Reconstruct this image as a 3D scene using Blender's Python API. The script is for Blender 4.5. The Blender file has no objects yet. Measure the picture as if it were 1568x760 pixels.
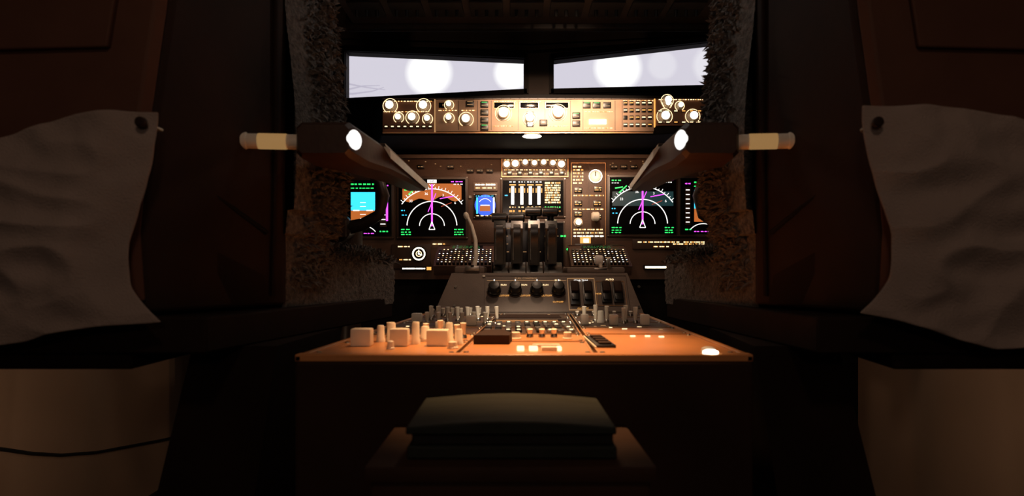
import bpy, bmesh, math, random
from mathutils import Vector, noise, Matrix
random.seed(7)
R=random.random
CZ=0.80           # eye-level datum above the floor; z below is measured from it
scn=bpy.context.scene
scn.view_settings.view_transform='Standard'
scn.view_settings.look='None'

# ------------------------------------------------------------------ materials
def mat(name,col,rough=.6,metal=0,ns=0,na=.3,bump=0,bs=80,spec=.5,sheen=0):
    m=bpy.data.materials.new(name); m.use_nodes=True
    nt=m.node_tree; b=nt.nodes['Principled BSDF']
    b.inputs['Base Color'].default_value=(*col,1)
    b.inputs['Roughness'].default_value=rough
    b.inputs['Metallic'].default_value=metal
    b.inputs['Specular IOR Level'].default_value=spec
    if sheen: b.inputs['Sheen Weight'].default_value=sheen
    tc=nt.nodes.new('ShaderNodeTexCoord')
    if ns:
        n=nt.nodes.new('ShaderNodeTexNoise'); n.inputs['Scale'].default_value=ns
        n.inputs['Detail'].default_value=5
        r=nt.nodes.new('ShaderNodeValToRGB')
        r.color_ramp.elements[0].position=.3; r.color_ramp.elements[1].position=.7
        r.color_ramp.elements[0].color=(*[c*(1-na) for c in col],1)
        r.color_ramp.elements[1].color=(*[min(1,c*(1+na)) for c in col],1)
        nt.links.new(tc.outputs['Object'],n.inputs['Vector'])
        nt.links.new(n.outputs['Fac'],r.inputs['Fac'])
        nt.links.new(r.outputs['Color'],b.inputs['Base Color'])
    if bump:
        n2=nt.nodes.new('ShaderNodeTexNoise'); n2.inputs['Scale'].default_value=bs
        n2.inputs['Detail'].default_value=3
        bp=nt.nodes.new('ShaderNodeBump'); bp.inputs['Strength'].default_value=bump
        bp.inputs['Distance'].default_value=.004
        nt.links.new(tc.outputs['Object'],n2.inputs['Vector'])
        nt.links.new(n2.outputs['Fac'],bp.inputs['Height'])
        nt.links.new(bp.outputs['Normal'],b.inputs['Normal'])
    return m
def em(name,col,s=1.0):
    m=bpy.data.materials.new(name); m.use_nodes=True
    nt=m.node_tree; b=nt.nodes['Principled BSDF']
    b.inputs['Base Color'].default_value=(.02,.02,.02,1)
    b.inputs['Emission Color'].default_value=(*col,1)
    b.inputs['Emission Strength'].default_value=s
    return m
M={}
M['panel']=mat('panel_brown',(.085,.046,.030),.55,ns=14,na=.2,bump=.15,bs=300)
M['mcp']=mat('mode_panel_paint',(.56,.37,.25),.42,ns=20,na=.12)
M['efis']=mat('efis_panel_paint',(.20,.095,.055),.5,ns=20,na=.15)
M['grey']=mat('quadrant_grey_brown',(.18,.135,.11),.55,ns=18,na=.12,bump=.1,bs=250)
M['ped']=mat('pedestal_lamplit_orange',(.62,.27,.10),.34,ns=12,na=.1)  # orange lamplight on the stand is put into this base colour
M['pedbody']=mat('pedestal_body_paint',(.024,.010,.006),.7,ns=5,na=.3,spec=.25)
M['black']=mat('black_plastic',(.012,.011,.010),.35,ns=30,na=.3)
M['lever']=mat('lever_black',(.016,.015,.014),.22,ns=30,na=.2,spec=.7)
M['matt']=mat('matt_black',(.006,.005,.005),.85,ns=10,na=.3,spec=.2)
M['screen']=mat('screen_glass',(.004,.004,.005),.12,ns=3,na=.1)
M['bezel']=mat('bezel',(.055,.033,.024),.45,ns=30,na=.2)
M['edge']=mat('copper_edge',(.75,.42,.2),.35,.5,ns=30,na=.2)
M['cream']=mat('cream_knob',(.95,.88,.75),.4,ns=40,na=.05)
M['steel']=mat('steel',(.5,.47,.42),.3,1,ns=40,na=.15)
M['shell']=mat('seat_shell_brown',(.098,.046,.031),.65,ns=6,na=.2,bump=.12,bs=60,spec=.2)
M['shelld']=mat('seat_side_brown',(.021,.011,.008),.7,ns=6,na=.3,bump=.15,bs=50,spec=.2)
M['frame']=mat('seat_frame_dark',(.016,.009,.007),.75,ns=8,na=.3,spec=.12)
M['wool']=mat('sheepskin_wool',(.100,.093,.089),.95,ns=130,na=.65,bump=1,bs=300,sheen=.2)
M['cloth']=mat('canvas_cloth',(.33,.275,.25),.9,ns=9,na=.10,bump=.5,bs=420,sheen=.2)
M['beige']=mat('side_lining_beige',(.34,.235,.165),.85,ns=3,na=.10,bump=.15,bs=200)
M['dark']=mat('dark_lining',(.020,.014,.011),.8,ns=4,na=.35)
M['floor']=mat('floor_carpet_dark',(.03,.02,.015),.95,ns=60,na=.5,bump=.6,bs=200)
M['header']=mat('header_lining',(.070,.050,.041),.8,ns=5,na=.3)
M['arm']=mat('armrest_brown',(.048,.023,.015),.5,ns=12,na=.2,bump=.1,bs=120)
M['armpad']=mat('armrest_pad_windowlit',(.62,.70,.68),.3,ns=30,na=.12)  # cool window light on the pad edge is put into its colour
M['binder']=mat('binder_green_black',(.013,.018,.016),.7,ns=10,na=.2,bump=.3,bs=60,spec=.25)
M['boxb']=mat('box_brown',(.032,.014,.008),.7,ns=8,na=.25,spec=.25)
M['yoke']=mat('yoke_brown_black',(.035,.022,.015),.4,ns=15,na=.2)
M['cable']=mat('cable_rubber',(.01,.01,.01),.6,ns=20,na=.2)
M['white']=mat('white_cap',(.85,.83,.80),.35,ns=20,na=.03)
E={}
E['white']=em('lit_white',(1,.97,.92),1.5)
E['warm']=em('lit_warm_white',(1,.72,.38),2.1)
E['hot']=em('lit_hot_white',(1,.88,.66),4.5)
E['amber']=em('lit_amber',(1,.45,.10),1.2)
E['dim']=em('lit_dim_amber',(.8,.42,.17),.5)
E['green']=em('lit_green',(.03,1,.16),1.5)
E['dgreen']=em('lit_deep_green',(.02,.35,.08),.5)
E['mag']=em('lit_magenta',(.85,.08,1.0),1.8)
E['cyan']=em('lit_cyan',(.04,.62,1),1.5)
E['blue']=em('lit_blue',(.03,.14,1),1.1)
E['brown']=em('lit_terrain_orange',(.58,.15,.03),.95)
E['teal']=em('lit_teal',(.02,.10,.11),.35)
E['red']=em('lit_red',(.8,.1,.05),.6)

# ------------------------------------------------------------------ mesh builder
class B:
    def __init__(s,name,T=None):
        s.name=name; s.v=[]; s.f=[]; s.mi=[]; s.mats=[]; s.T=T
    def m(s,mt):
        if mt not in s.mats: s.mats.append(mt)
        return s.mats.index(mt)
    def add(s,vs,fs,mt):
        o=len(s.v); k=s.m(mt)
        s.v+= [tuple(v) for v in vs]
        for f in fs: s.f.append([i+o for i in f]); s.mi.append(k)
    def frame_box(s,O,U,V,N,a0,a1,b0,b1,c0,c1,mt,bev=0):
        sx,sy,sz=abs(a1-a0),abs(b1-b0),abs(c1-c0)
        bm=bmesh.new(); bmesh.ops.create_cube(bm,size=1)
        for v in bm.verts: v.co=Vector((v.co.x*sx,v.co.y*sy,v.co.z*sz))
        if bev>0:
            bmesh.ops.bevel(bm,geom=bm.edges[:],offset=min(bev,min(sx,sy,sz)*.45),segments=2,affect='EDGES',profile=.6)
        c=((a0+a1)/2,(b0+b1)/2,(c0+c1)/2)
        vs=[O+U*(v.co.x+c[0])+V*(v.co.y+c[1])+N*(v.co.z+c[2]) for v in bm.verts]
        bm.verts.index_update()
        fs=[[v.index for v in f.verts] for f in bm.faces]
        bm.free(); s.add(vs,fs,mt)
    def box(s,x0,x1,y0,y1,z0,z1,mt,bev=0):
        s.frame_box(Vector((0,0,0)),Vector((1,0,0)),Vector((0,1,0)),Vector((0,0,1)),x0,x1,y0,y1,z0,z1,mt,bev)
    def lathe(s,P,N,prof,mt,n=16):
        P=Vector(P); N=Vector(N).normalized()
        a=N.orthogonal().normalized(); b=N.cross(a)
        vs=[];fs=[]
        for (r,h) in prof:
            for i in range(n):
                t=2*math.pi*i/n
                vs.append(P+N*h+(a*math.cos(t)+b*math.sin(t))*r)
        for j in range(len(prof)-1):
            for i in range(n):
                fs.append([j*n+i,j*n+(i+1)%n,(j+1)*n+(i+1)%n,(j+1)*n+i])
        fs.append(list(range(n))[::-1]); fs.append([(len(prof)-1)*n+i for i in range(n)])
        s.add(vs,fs,mt)
    def cyl(s,p0,p1,r0,r1,mt,n=14):
        p0=Vector(p0);p1=Vector(p1);L=(p1-p0).length
        e=min(r1*.25,L*.3)
        s.lathe(p0,p1-p0,[(r0,0),(r1,L-e),(max(r1-e,1e-4),L)],mt,n)
    def tube(s,pts,rad,mt,n=10):
        pts=[Vector(p) for p in pts]
        if not isinstance(rad,(list,tuple)): rad=[rad]*len(pts)
        vs=[];fs=[]; up=None
        for i,p in enumerate(pts):
            d=(pts[min(i+1,len(pts)-1)]-pts[max(i-1,0)]).normalized()
            if up is None: up=d.orthogonal().normalized()
            a=(up-d*up.dot(d)).normalized(); up=a; b=d.cross(a)
            for k in range(n):
                t=2*math.pi*k/n
                vs.append(p+(a*math.cos(t)+b*math.sin(t))*rad[i])
        for j in range(len(pts)-1):
            for i in range(n):
                fs.append([j*n+i,j*n+(i+1)%n,(j+1)*n+(i+1)%n,(j+1)*n+i])
        fs.append(list(range(n))[::-1]); fs.append([(len(pts)-1)*n+i for i in range(n)])
        s.add(vs,fs,mt)
    def loft(s,rings,mt):
        n=len(rings[0]); vs=[p for r in rings for p in r]; fs=[]
        for j in range(len(rings)-1):
            for i in range(n):
                fs.append([j*n+i,j*n+(i+1)%n,(j+1)*n+(i+1)%n,(j+1)*n+i])
        fs.append(list(range(n))[::-1]); fs.append([(len(rings)-1)*n+i for i in range(n)])
        s.add(vs,fs,mt)
    def grid(s,P,mt):
        h=len(P);w=len(P[0]); vs=[p for r in P for p in r]
        fs=[[j*w+i,j*w+i+1,(j+1)*w+i+1,(j+1)*w+i] for j in range(h-1) for i in range(w-1)]
        s.add(vs,fs,mt)
    def done(s,parent=None,smooth=True,angle=38,bevel=0,name=None,solid=0,recalc=True):
        T=s.T or (lambda x,y,z:(x,y,z))
        W=[Vector(T(*v)) for v in s.v]
        for w in W: w.z+=CZ
        mn=Vector([min(w[i] for w in W) for i in range(3)]); mx=Vector([max(w[i] for w in W) for i in range(3)])
        c=(mn+mx)/2
        me=bpy.data.meshes.new(s.name); me.from_pydata([w-c for w in W],[],s.f)
        for mm in s.mats: me.materials.append(mm)
        me.polygons.foreach_set('material_index',s.mi)
        if recalc:
            bm=bmesh.new(); bm.from_mesh(me); bmesh.ops.recalc_face_normals(bm,faces=bm.faces[:]); bm.to_mesh(me); bm.free()
        if smooth:
            me.polygons.foreach_set('use_smooth',[True]*len(me.polygons))
            me.set_sharp_from_angle(angle=math.radians(angle))
        ob=bpy.data.objects.new(s.name,me); scn.collection.objects.link(ob)
        ob.location=c
        if bevel:
            md=ob.modifiers.new('bevel','BEVEL'); md.width=bevel; md.segments=3; md.limit_method='ANGLE'
        if solid:
            md=ob.modifiers.new('solid','SOLIDIFY'); md.thickness=solid
        if parent is not None:
            ob.parent=parent; ob.matrix_parent_inverse=Matrix.Translation(-Vector(parent.location))
        return ob
def empty(name,loc):
    e=bpy.data.objects.new(name,None); scn.collection.objects.link(e)
    e.location=(loc[0],loc[1],loc[2]+CZ); e.empty_display_size=.05
    return e

def text_geo(txt,size):
    cu=bpy.data.curves.new('t','FONT'); cu.body=txt; cu.size=size; cu.align_x='CENTER'; cu.align_y='CENTER'
    cu.resolution_u=2
    o=bpy.data.objects.new('t',cu); scn.collection.objects.link(o)
    dg=bpy.context.evaluated_depsgraph_get(); me=o.evaluated_get(dg).to_mesh()
    vs=[v.co.copy() for v in me.vertices]; fs=[list(p.vertices) for p in me.polygons]
    bpy.data.objects.remove(o); bpy.data.curves.remove(cu)
    return vs,fs

# Panel = flat instrument panel with its own drawing grid (sa,sb metres per grid step)
class Panel:
    def __init__(s,b,O,U=(1,0,0),V=(0,0,1),sa=.002,sb=None,ox=784,oy=415):
        s.b=b; s.O=Vector(O); s.U=Vector(U).normalized(); s.V=Vector(V).normalized()
        s.N=s.U.cross(s.V).normalized()
        s.sa=sa; s.sb=sb or sa; s.ox=ox; s.oy=oy
    def uv(s,x,y): return (x-s.ox)*s.sa,(s.oy-y)*s.sb
    def P(s,x,y,h=0):
        a,b=s.uv(x,y); return s.O+s.U*a+s.V*b+s.N*h
    def rect(s,x0,y0,x1,y1,mt,h1=.001,h0=0,bev=0):
        a0,b0=s.uv(x0,y1); a1,b1=s.uv(x1,y0)
        s.b.frame_box(s.O,s.U,s.V,s.N,a0,a1,b0,b1,h0,h1,mt,bev)
    def frame(s,x0,y0,x1,y1,w,mt,h1=.002,h0=0):
        s.rect(x0,y0,x1,y0+w,mt,h1,h0); s.rect(x0,y1-w,x1,y1,mt,h1,h0)
        s.rect(x0,y0+w,x0+w,y1-w,mt,h1,h0); s.rect(x1-w,y0+w,x1,y1-w,mt,h1,h0)
    def knob(s,x,y,r,h,mt,h0=0,n=18,skirt=True):
        p=s.P(x,y,h0)
        pr=[(r*1.25,0),(r*1.25,h*.15),(r*1.0,h*.25),(r*.92,h*.9),(r*.75,h)] if skirt else [(r,0),(r,h*.85),(r*.85,h)]
        s.b.lathe(p,s.N,pr,mt,n)
    def disc(s,x,y,r,mt,h=.001,h0=0,n=20):
        s.b.lathe(s.P(x,y,h0),s.N,[(r,0),(r,h-h0)],mt,n)
    def arc(s,cx,cy,r,a0,a1,w,mt,h=.0012,n=40):
        vs=[];fs=[]
        for i in range(n+1):
            t=math.radians(a0+(a1-a0)*i/n)
            for rr in (r-w/2,r+w/2):
                vs.append(s.P(cx+rr*math.sin(t),cy-rr*math.cos(t),h))
        for i in range(n): fs.append([2*i,2*i+1,2*i+3,2*i+2])
        s.b.add(vs,fs,mt)
    def line(s,x0,y0,x1,y1,w,mt,h=.0013):
        d=Vector((x1-x0,y1-y0)).normalized(); q=Vector((-d.y,d.x))*w/2
        s.b.add([s.P(x0+q.x,y0+q.y,h),s.P(x1+q.x,y1+q.y,h),s.P(x1-q.x,y1-q.y,h),s.P(x0-q.x,y0-q.y,h)],[[0,1,2,3]],mt)
    def text(s,t,x,y,size,mt,h=.0015):
        vs,fs=text_geo(t,size); p=s.P(x,y,h)
        s.b.add([p+s.U*v.x+s.V*v.y for v in vs],fs,mt)
    def dashes(s,x0,x1,y,mt,hgt=1.2,h=.0014,wmin=1.5,wmax=6,gap=1.5):
        x=x0
        while x<x1-1:
            w=min(wmin+R()*(wmax-wmin),x1-x)
            # a word: made of letter-like blocks of uneven height
            lx=x
            while lx<x+w-.3:
                lw=min(.9+.8*R(),x+w-lx); e=hgt*(.7+.3*R())
                mm=mt if (mt is not E['warm'] or R()<.65) else E['amber']
                s.rect(lx,y-e/2,lx+lw*.82,y+e/2,mm,h,h-.0004); lx+=lw
            x+=w+gap*(.6+R())

# ------------------------------------------------------------------ room shell
XW=1.15; YF=2.6; YB=-.75; ZT=1.05; ZF=-CZ
def simple(name,x0,x1,y0,y1,z0,z1,mt,bev=0):
    b=B(name); b.box(x0,x1,y0,y1,z0,z1,mt,bev); return b.done()
simple('floor',-XW-.05,XW+.05,YB-.05,YF+.05,ZF-.05,ZF,M['floor'])
simple('ceiling',-XW-.05,XW+.05,YB-.05,YF+.05,ZT,ZT+.05,M['dark'])
simple('wall_back',-XW-.05,XW+.05,YB-.05,YB,ZF,ZT,M['dark'])
for nm,sx in (('wall_left',-1),('wall_right',1)):
    b=B(nm)
    x0,x1=sorted((sx*XW,sx*(XW+.05)))
    b.box(x0,x1,YB,YF,-.02,ZT,M['dark'])
    b.box(x0,x1,YB,YF,ZF,-.02,M['beige'])
    b.done()
for nm,sx in (('baseboard_left',-1),('baseboard_right',1)):
    xa,xb=sorted((sx*XW,sx*(XW-.012)))
    simple(nm,xa,xb,YB+.05,YF-.45,ZF,ZF+.09,M['dark'],.004)
# front bulkhead with two openings
def fw(px,py): return ((px-784)*.0026,(415-py)*.0026)
b=B('wall_front')
def fprism(pts,y0,y1,mt):
    b.loft([[Vector((x,y0,z)) for x,z in pts],[Vector((x,y1,z)) for x,z in pts]],mt)
LA,LB,LC,LD=fw(530,80),fw(802,92),fw(802,137),fw(530,152)
RA,RB,RC,RD=fw(848,93),fw(1128,61),fw(1128,130),fw(848,137)
xl=-XW; xr=XW
fprism([(xl,ZF),(xl,ZT),(LA[0],ZT),(LA[0],ZF)],YF,YF+.05,M['header'])
fprism([LA,(LA[0],ZT),(LB[0],ZT),LB],YF,YF+.05,M['header'])
fprism([LD,LC,(LC[0],ZF),(LD[0],ZF)],YF,YF+.05,M['matt'])
fprism([(LB[0],ZF),(LB[0],ZT),(RA[0],ZT),(RA[0],ZF)],YF,YF+.05,M['header'])
fprism([RA,(RA[0],ZT),(RB[0],ZT),RB],YF,YF+.05,M['header'])
fprism([RD,RC,(RC[0],ZF),(RD[0],ZF)],YF,YF+.05,M['matt'])
fprism([(RB[0],ZF),(RB[0],ZT),(xr,ZT),(xr,ZF)],YF,YF+.05,M['header'])
b.done(smooth=False)
# window trim / header mouldings
b=B('trim_1')
def bar(p,q,w,mt,y0=YF-.018,y1=YF+.0):
    p=Vector((p[0],0,p[1]));q=Vector((q[0],0,q[1])); d=(q-p).normalized(); n=Vector((-d.z,0,d.x))*w/2
    b.loft([[p+n+Vector((0,y,0)),q+n+Vector((0,y,0)),q-n+Vector((0,y,0)),p-n+Vector((0,y,0))] for y in (y0,y1)],mt)
off=lambda P,dx,dz:(P[0]+dx,P[1]+dz)
bar(off(LA,-.03,.012),off(LB,.012,.012),.02,M['matt']); bar(off(LD,-.03,-.012),off(LC,.012,-.012),.02,M['matt'])
bar(off(LA,-.012,.02),off(LD,-.012,-.02),.02,M['matt']); bar(off(LB,.01,.02),off(LC,.01,-.02),.018,M['dark'])
bar(off(RA,-.012,.012),off(RB,.012,.012),.02,M['matt']); bar(off(RD,-.012,-.012),off(RC,.012,-.012),.02,M['matt'])
bar(off(RA,-.01,.02),off(RD,-.01,-.02),.018,M['dark']); bar(off(RB,.012,.02),off(RC,.012,-.02),.02,M['matt'])
bar(fw(470,50),fw(815,60),.050,M['header']); bar(fw(815,60),fw(1190,40),.050,M['header'])
bar(fw(470,70),fw(815,80),.008,M['header'],YF-.035); bar(fw(815,80),fw(1190,55),.008,M['header'],YF-.035)
b.done(smooth=False)
# glass panes
gm=bpy.data.materials.new('window_glass'); gm.use_nodes=True; nt=gm.node_tree
nt.nodes.clear(); o=nt.nodes.new('ShaderNodeOutputMaterial'); mx=nt.nodes.new('ShaderNodeMixShader')
tr=nt.nodes.new('ShaderNodeBsdfTransparent'); gl=nt.nodes.new('ShaderNodeBsdfGlossy'); gl.inputs['Roughness'].default_value=.05
mx.inputs[0].default_value=.05; nt.links.new(tr.outputs[0],mx.inputs[1]); nt.links.new(gl.outputs[0],mx.inputs[2]); nt.links.new(mx.outputs[0],o.inputs[0])
for nm,q in (('window_1',(LA,LB,LC,LD)),('window_2',(RA,RB,RC,RD))):
    b=B(nm); b.loft([[Vector((x,y,z)) for x,z in q] for y in (YF+.02,YF+.026)],gm); b.done(smooth=False)
# outside visual display seen through the windows
sm=bpy.data.materials.new('visual_display_picture'); sm.use_nodes=True; nt=sm.node_tree; nt.nodes.clear()
o=nt.nodes.new('ShaderNodeOutputMaterial'); e=nt.nodes.new('ShaderNodeEmission'); geo=nt.nodes.new('ShaderNodeNewGeometry')
nt.links.new(e.outputs[0],o.inputs[0]); e.inputs['Strength'].default_value=1
YS=4.2
def mathn(op,a,bv=None):
    n=nt.nodes.new('ShaderNodeMath'); n.operation=op
    for i,x in enumerate((a,bv)):
        if x is None: continue
        if isinstance(x,(int,float)): n.inputs[i].default_value=x
        else: nt.links.new(x,n.inputs[i])
    return n.outputs[0]
acc=None
for (px,py,r,st) in ((657,112,34,1),(784,112,27,.9),(946,104,35,1),(1014,100,22,.22),(1092,100,30,.3)):
    d=nt.nodes.new('ShaderNodeVectorMath'); d.operation='DISTANCE'
    nt.links.new(geo.outputs['Position'],d.inputs[0]); d.inputs[1].default_value=((px-784)*YS/1000,YS,(415-py)*YS/1000+CZ)
    mr=nt.nodes.new('ShaderNodeMapRange'); nt.links.new(d.outputs['Value'],mr.inputs['Value'])
    mr.inputs['From Min'].default_value=r*YS/1000*.84; mr.inputs['From Max'].default_value=r*YS/1000*1.14
    mr.inputs['To Min'].default_value=st; mr.inputs['To Max'].default_value=0
    acc=mr.outputs['Result'] if acc is None else mathn('MAXIMUM',acc,mr.outputs['Result'])
mixc=nt.nodes.new('ShaderNodeMix'); mixc.data_type='RGBA'
nt.links.new(acc,mixc.inputs['Factor']); mixc.inputs['A'].default_value=(.74,.71,.81,1); mixc.inputs['B'].default_value=(1.2,1.2,1.2,1)
nt.links.new(mixc.outputs['Result'],e.inputs['Color'])
b=B('visual_display_screen')
b.box(-2.6,2.6,YS,YS+.03,.2,2.4,sm); 
b.done(smooth=False)
b=B('tree_branches')
tm=em('branch_lilac',(.56,.53,.64),1)
for (pts) in ([(500,150),(530,138),(556,132),(582,131)],[(500,132),(530,128),(560,134),(590,138)],[(505,142),(540,144),(570,140),(588,134)]):
    b.tube([((x-784)*.0039,3.9,(415-y)*.0039) for x,y in pts],[.010,.006,.004,.002][:len(pts)],tm,6)
b.tube([(-1.15,3.9,.55),(-1.12,3.9,1.05),(-1.14,3.9,1.5)],[.03,.024,.015],tm,8)
b.done()
simple('ground_outside',-2.6,2.6,YF+.06,YS,ZF-.05,ZF-.01,M['dark'])

# ------------------------------------------------------------------ overhead panel
b=B('overhead_panel')
b.box(-.47,.58,1.25,1.92,.725,.80,M['header'],.008)
for i in range(9):
    for j in range(5):
        x=-.40+i*.11; y=1.32+j*.12
        b.box(x-.045,x+.045,y-.05,y+.05,.718,.726,M['dark'],.002)
        for k in range(3):
            b.cyl((x-.028+.028*k,y,.719),(x-.028+.028*k,y,.700),.005,.004,M['black'],8)
b.box(-.49,.60,1.92,1.95,.712,.83,M['dark'],.006)
b.box(-.35,-.30,1.3,1.9,.80,ZT,M['dark']); b.box(.40,.45,1.3,1.9,.80,ZT,M['dark'])
b.done()

# ------------------------------------------------------------------ glareshield with mode control panel
e_=empty('glareshield_control_panel',(.06,1.95,.42))
b=B('glareshield_hood')
g=.0019
gx=lambda p:(p-784)*g
gz=lambda p:(415-p)*g
b.loft([[Vector((x,1.905,z)) for x,z in ((gx(583),gz(207)),(gx(583),gz(151)),(gx(815),gz(143)),(gx(1105),gz(147)),(gx(1105),gz(200)),(gx(1000),gz(206)))],
        [Vector((x,2.5,z)) for x,z in ((gx(500),gz(207)),(gx(480),gz(160)),(gx(815),gz(140)),(gx(1150),gz(150)),(gx(1150),gz(200)),(gx(1000),gz(206)))]],M['matt'])
b.done(e_,bevel=.004)
b=B('fascia'); p=Panel(b,(0,1.904,0),sa=g)
p.rect(586,155,665,203,M['efis'],.006,0,.002)
p.rect(667,153,1001,202,M['mcp'],.008,0,.002)
p.rect(1004,151,1092,193,M['efis'],.006,0,.002)
p.rect(665,153,667,203,E['dim'],.009); p.rect(1001,152,1003,195,E['amber'],.0088)
for x in range(586,1092,14):
    p.rect(x,151,x+13.4,152.6,M['bezel'],.008)
p.rect(586,203,1000,204.5,M['edge'],.007)
for x in (702,731,752,793,834,873,892,941,952): p.rect(x,155,x+.7,200,M['bezel'],.0088)
for x0,x1 in ((672,694),(757,787),(797,824),(836,870)):
    p.rect(x0,158,x1,166,M['screen'],.0092,.008,.0005); p.frame(x0-1,157,x1+1,167,.8,M['edge'],.0096,.008)
    p.text(str(random.choice((250,180,10000,345))),(x0+x1)/2,162,.009,E['dim'],.0096)
def glow(x,y,r,h=.018,o=.006):
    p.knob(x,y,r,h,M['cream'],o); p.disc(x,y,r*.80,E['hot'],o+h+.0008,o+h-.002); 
    p.arc(x,y,r/g*1.5,-150,150,1.0,E['warm'],o+.0032,20)
for x,y,r in ((598,163,.014),(649,163,.014),(632,181,.013),(611,181,.010),(655,183,.010)): glow(x,y,r)
for x,y,r in ((688,162,.009),(714,184,.014),(771,175,.016),(811,183,.013),(854,174,.017),(688,182,.010)): glow(x,y,r,.02,.008)
for x,y,r in ((1021,155,.012),(1021,160,.009),(1017,179,.015),(1060,179,.014),(1040,163,.009)): glow(x,y,r,.018,.006)
p.rect(806,172,817,195,M['black'],.011,.008,.001); p.rect(808,173,815,194,E['hot'],.016,.009,.002)
for i in range(9): p.rect(808.5,174+i*2.3,814.5,174.8+i*2.3,M['panel'],.0168,.015)
for x,y in ((742,161),(742,173),(742,185),(742,196),(832,189),(882,178),(882,190),(898,162),(913,162),(929,162),(720,160)):
    p.rect(x-6,y-4.6,x+6,y+4.6,M['black'],.014,.008,.0015)
    p.rect(x-4.2,y+1.2,x+4.2,y+2.3,E['dim'],.0146,.0139)
    p.rect(x-4.2,y-3.3,x+4.2,y-2.6,E['green'] if R()<.2 else E['dim'],.0146,.0139)
p.rect(902,184,928,191,E['hot'],.011,.008)
for i in range(5):
    for j in range(4):
        x=957+i*9.3;y=159+j*11
        p.rect(x-3.2,y-3,x+3.2,y+3,M['black'],.012,.008,.001)
        if R()<.85: p.rect(x-2.6,y-1.2,x+2.6,y+.5,random.choice((E['amber'],E['warm'],E['warm'])),.0126,.0119)
for i in range(7):
    for j in range(2):
        x=1010+i*12; y=171+j*17
        p.rect(x-3.4,y-1.6,x+3.4,y+1.6,M['black'],.011,.006,.0008); p.rect(x-2.5,y-.7,x+2.5,y+.7,random.choice((E['amber'],E['warm'])),.0116,.0109)
for i in range(8):
    x=592+i*9.6; p.rect(x-3,192,x+3,197,M['black'],.012,.006,.0008); p.rect(x-2,194,x+2,195.6,E['warm'],.0126,.0119)
for x0,x1,y in ((590,662,156),(672,700,170),(707,728,170),(757,790,156.5),(797,830,156.5),(756,786,194),(840,870,194),(895,938,172),(895,938,197),(1008,1085,153.5),(588,660,172),(954,1000,155)):
    p.dashes(x0,x1,y,E['warm'],1.4,.0098)
b.done(e_)
b=B('under_lamp')
b.lathe((gx(815),1.925,gz(206)),(0,0,-1),[(.030,0),(.026,.002),(.012,.004)],E['hot'],28)
b.done(e_)

# ------------------------------------------------------------------ main instrument panel
e_=empty('main_instrument_panel',(.07,2.16,.2))
s=.00215; YM=2.15
b=B('panel_board'); p=Panel(b,(0,YM,0),sa=s)
p.rect(300,238,1330,428,M['panel'],0,-.03)
p.rect(300,428,1330,780,M['matt'],-.02,-.05)
p.rect(560,238,1110,244,M['grey'],.02,0,.004)
b.done(e_)
b=B('displays'); p=Panel(b,(0,YM-.0005,0),sa=s)
def screen(x0,y0,x1,y1,bz=4):
    p.rect(x0-bz,y0-bz,x1+bz,y1+bz,M['bezel'],.008,0,.003)
    p.rect(x0-1,y0-1,x1+1,y1+1,M['black'],.0085,.002,.001)
    p.rect(x0,y0,x1,y1,M['screen'],.009,.003)
    for cx,cy in ((x0-bz+1.5,y0-bz+1.5),(x1+bz-1.5,y0-bz+1.5),(x0-bz+1.5,y1+bz-1.5),(x1+bz-1.5,y1+bz-1.5)): p.disc(cx,cy,.002,M['steel'],.009,.007,8)
H=.0098
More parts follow.
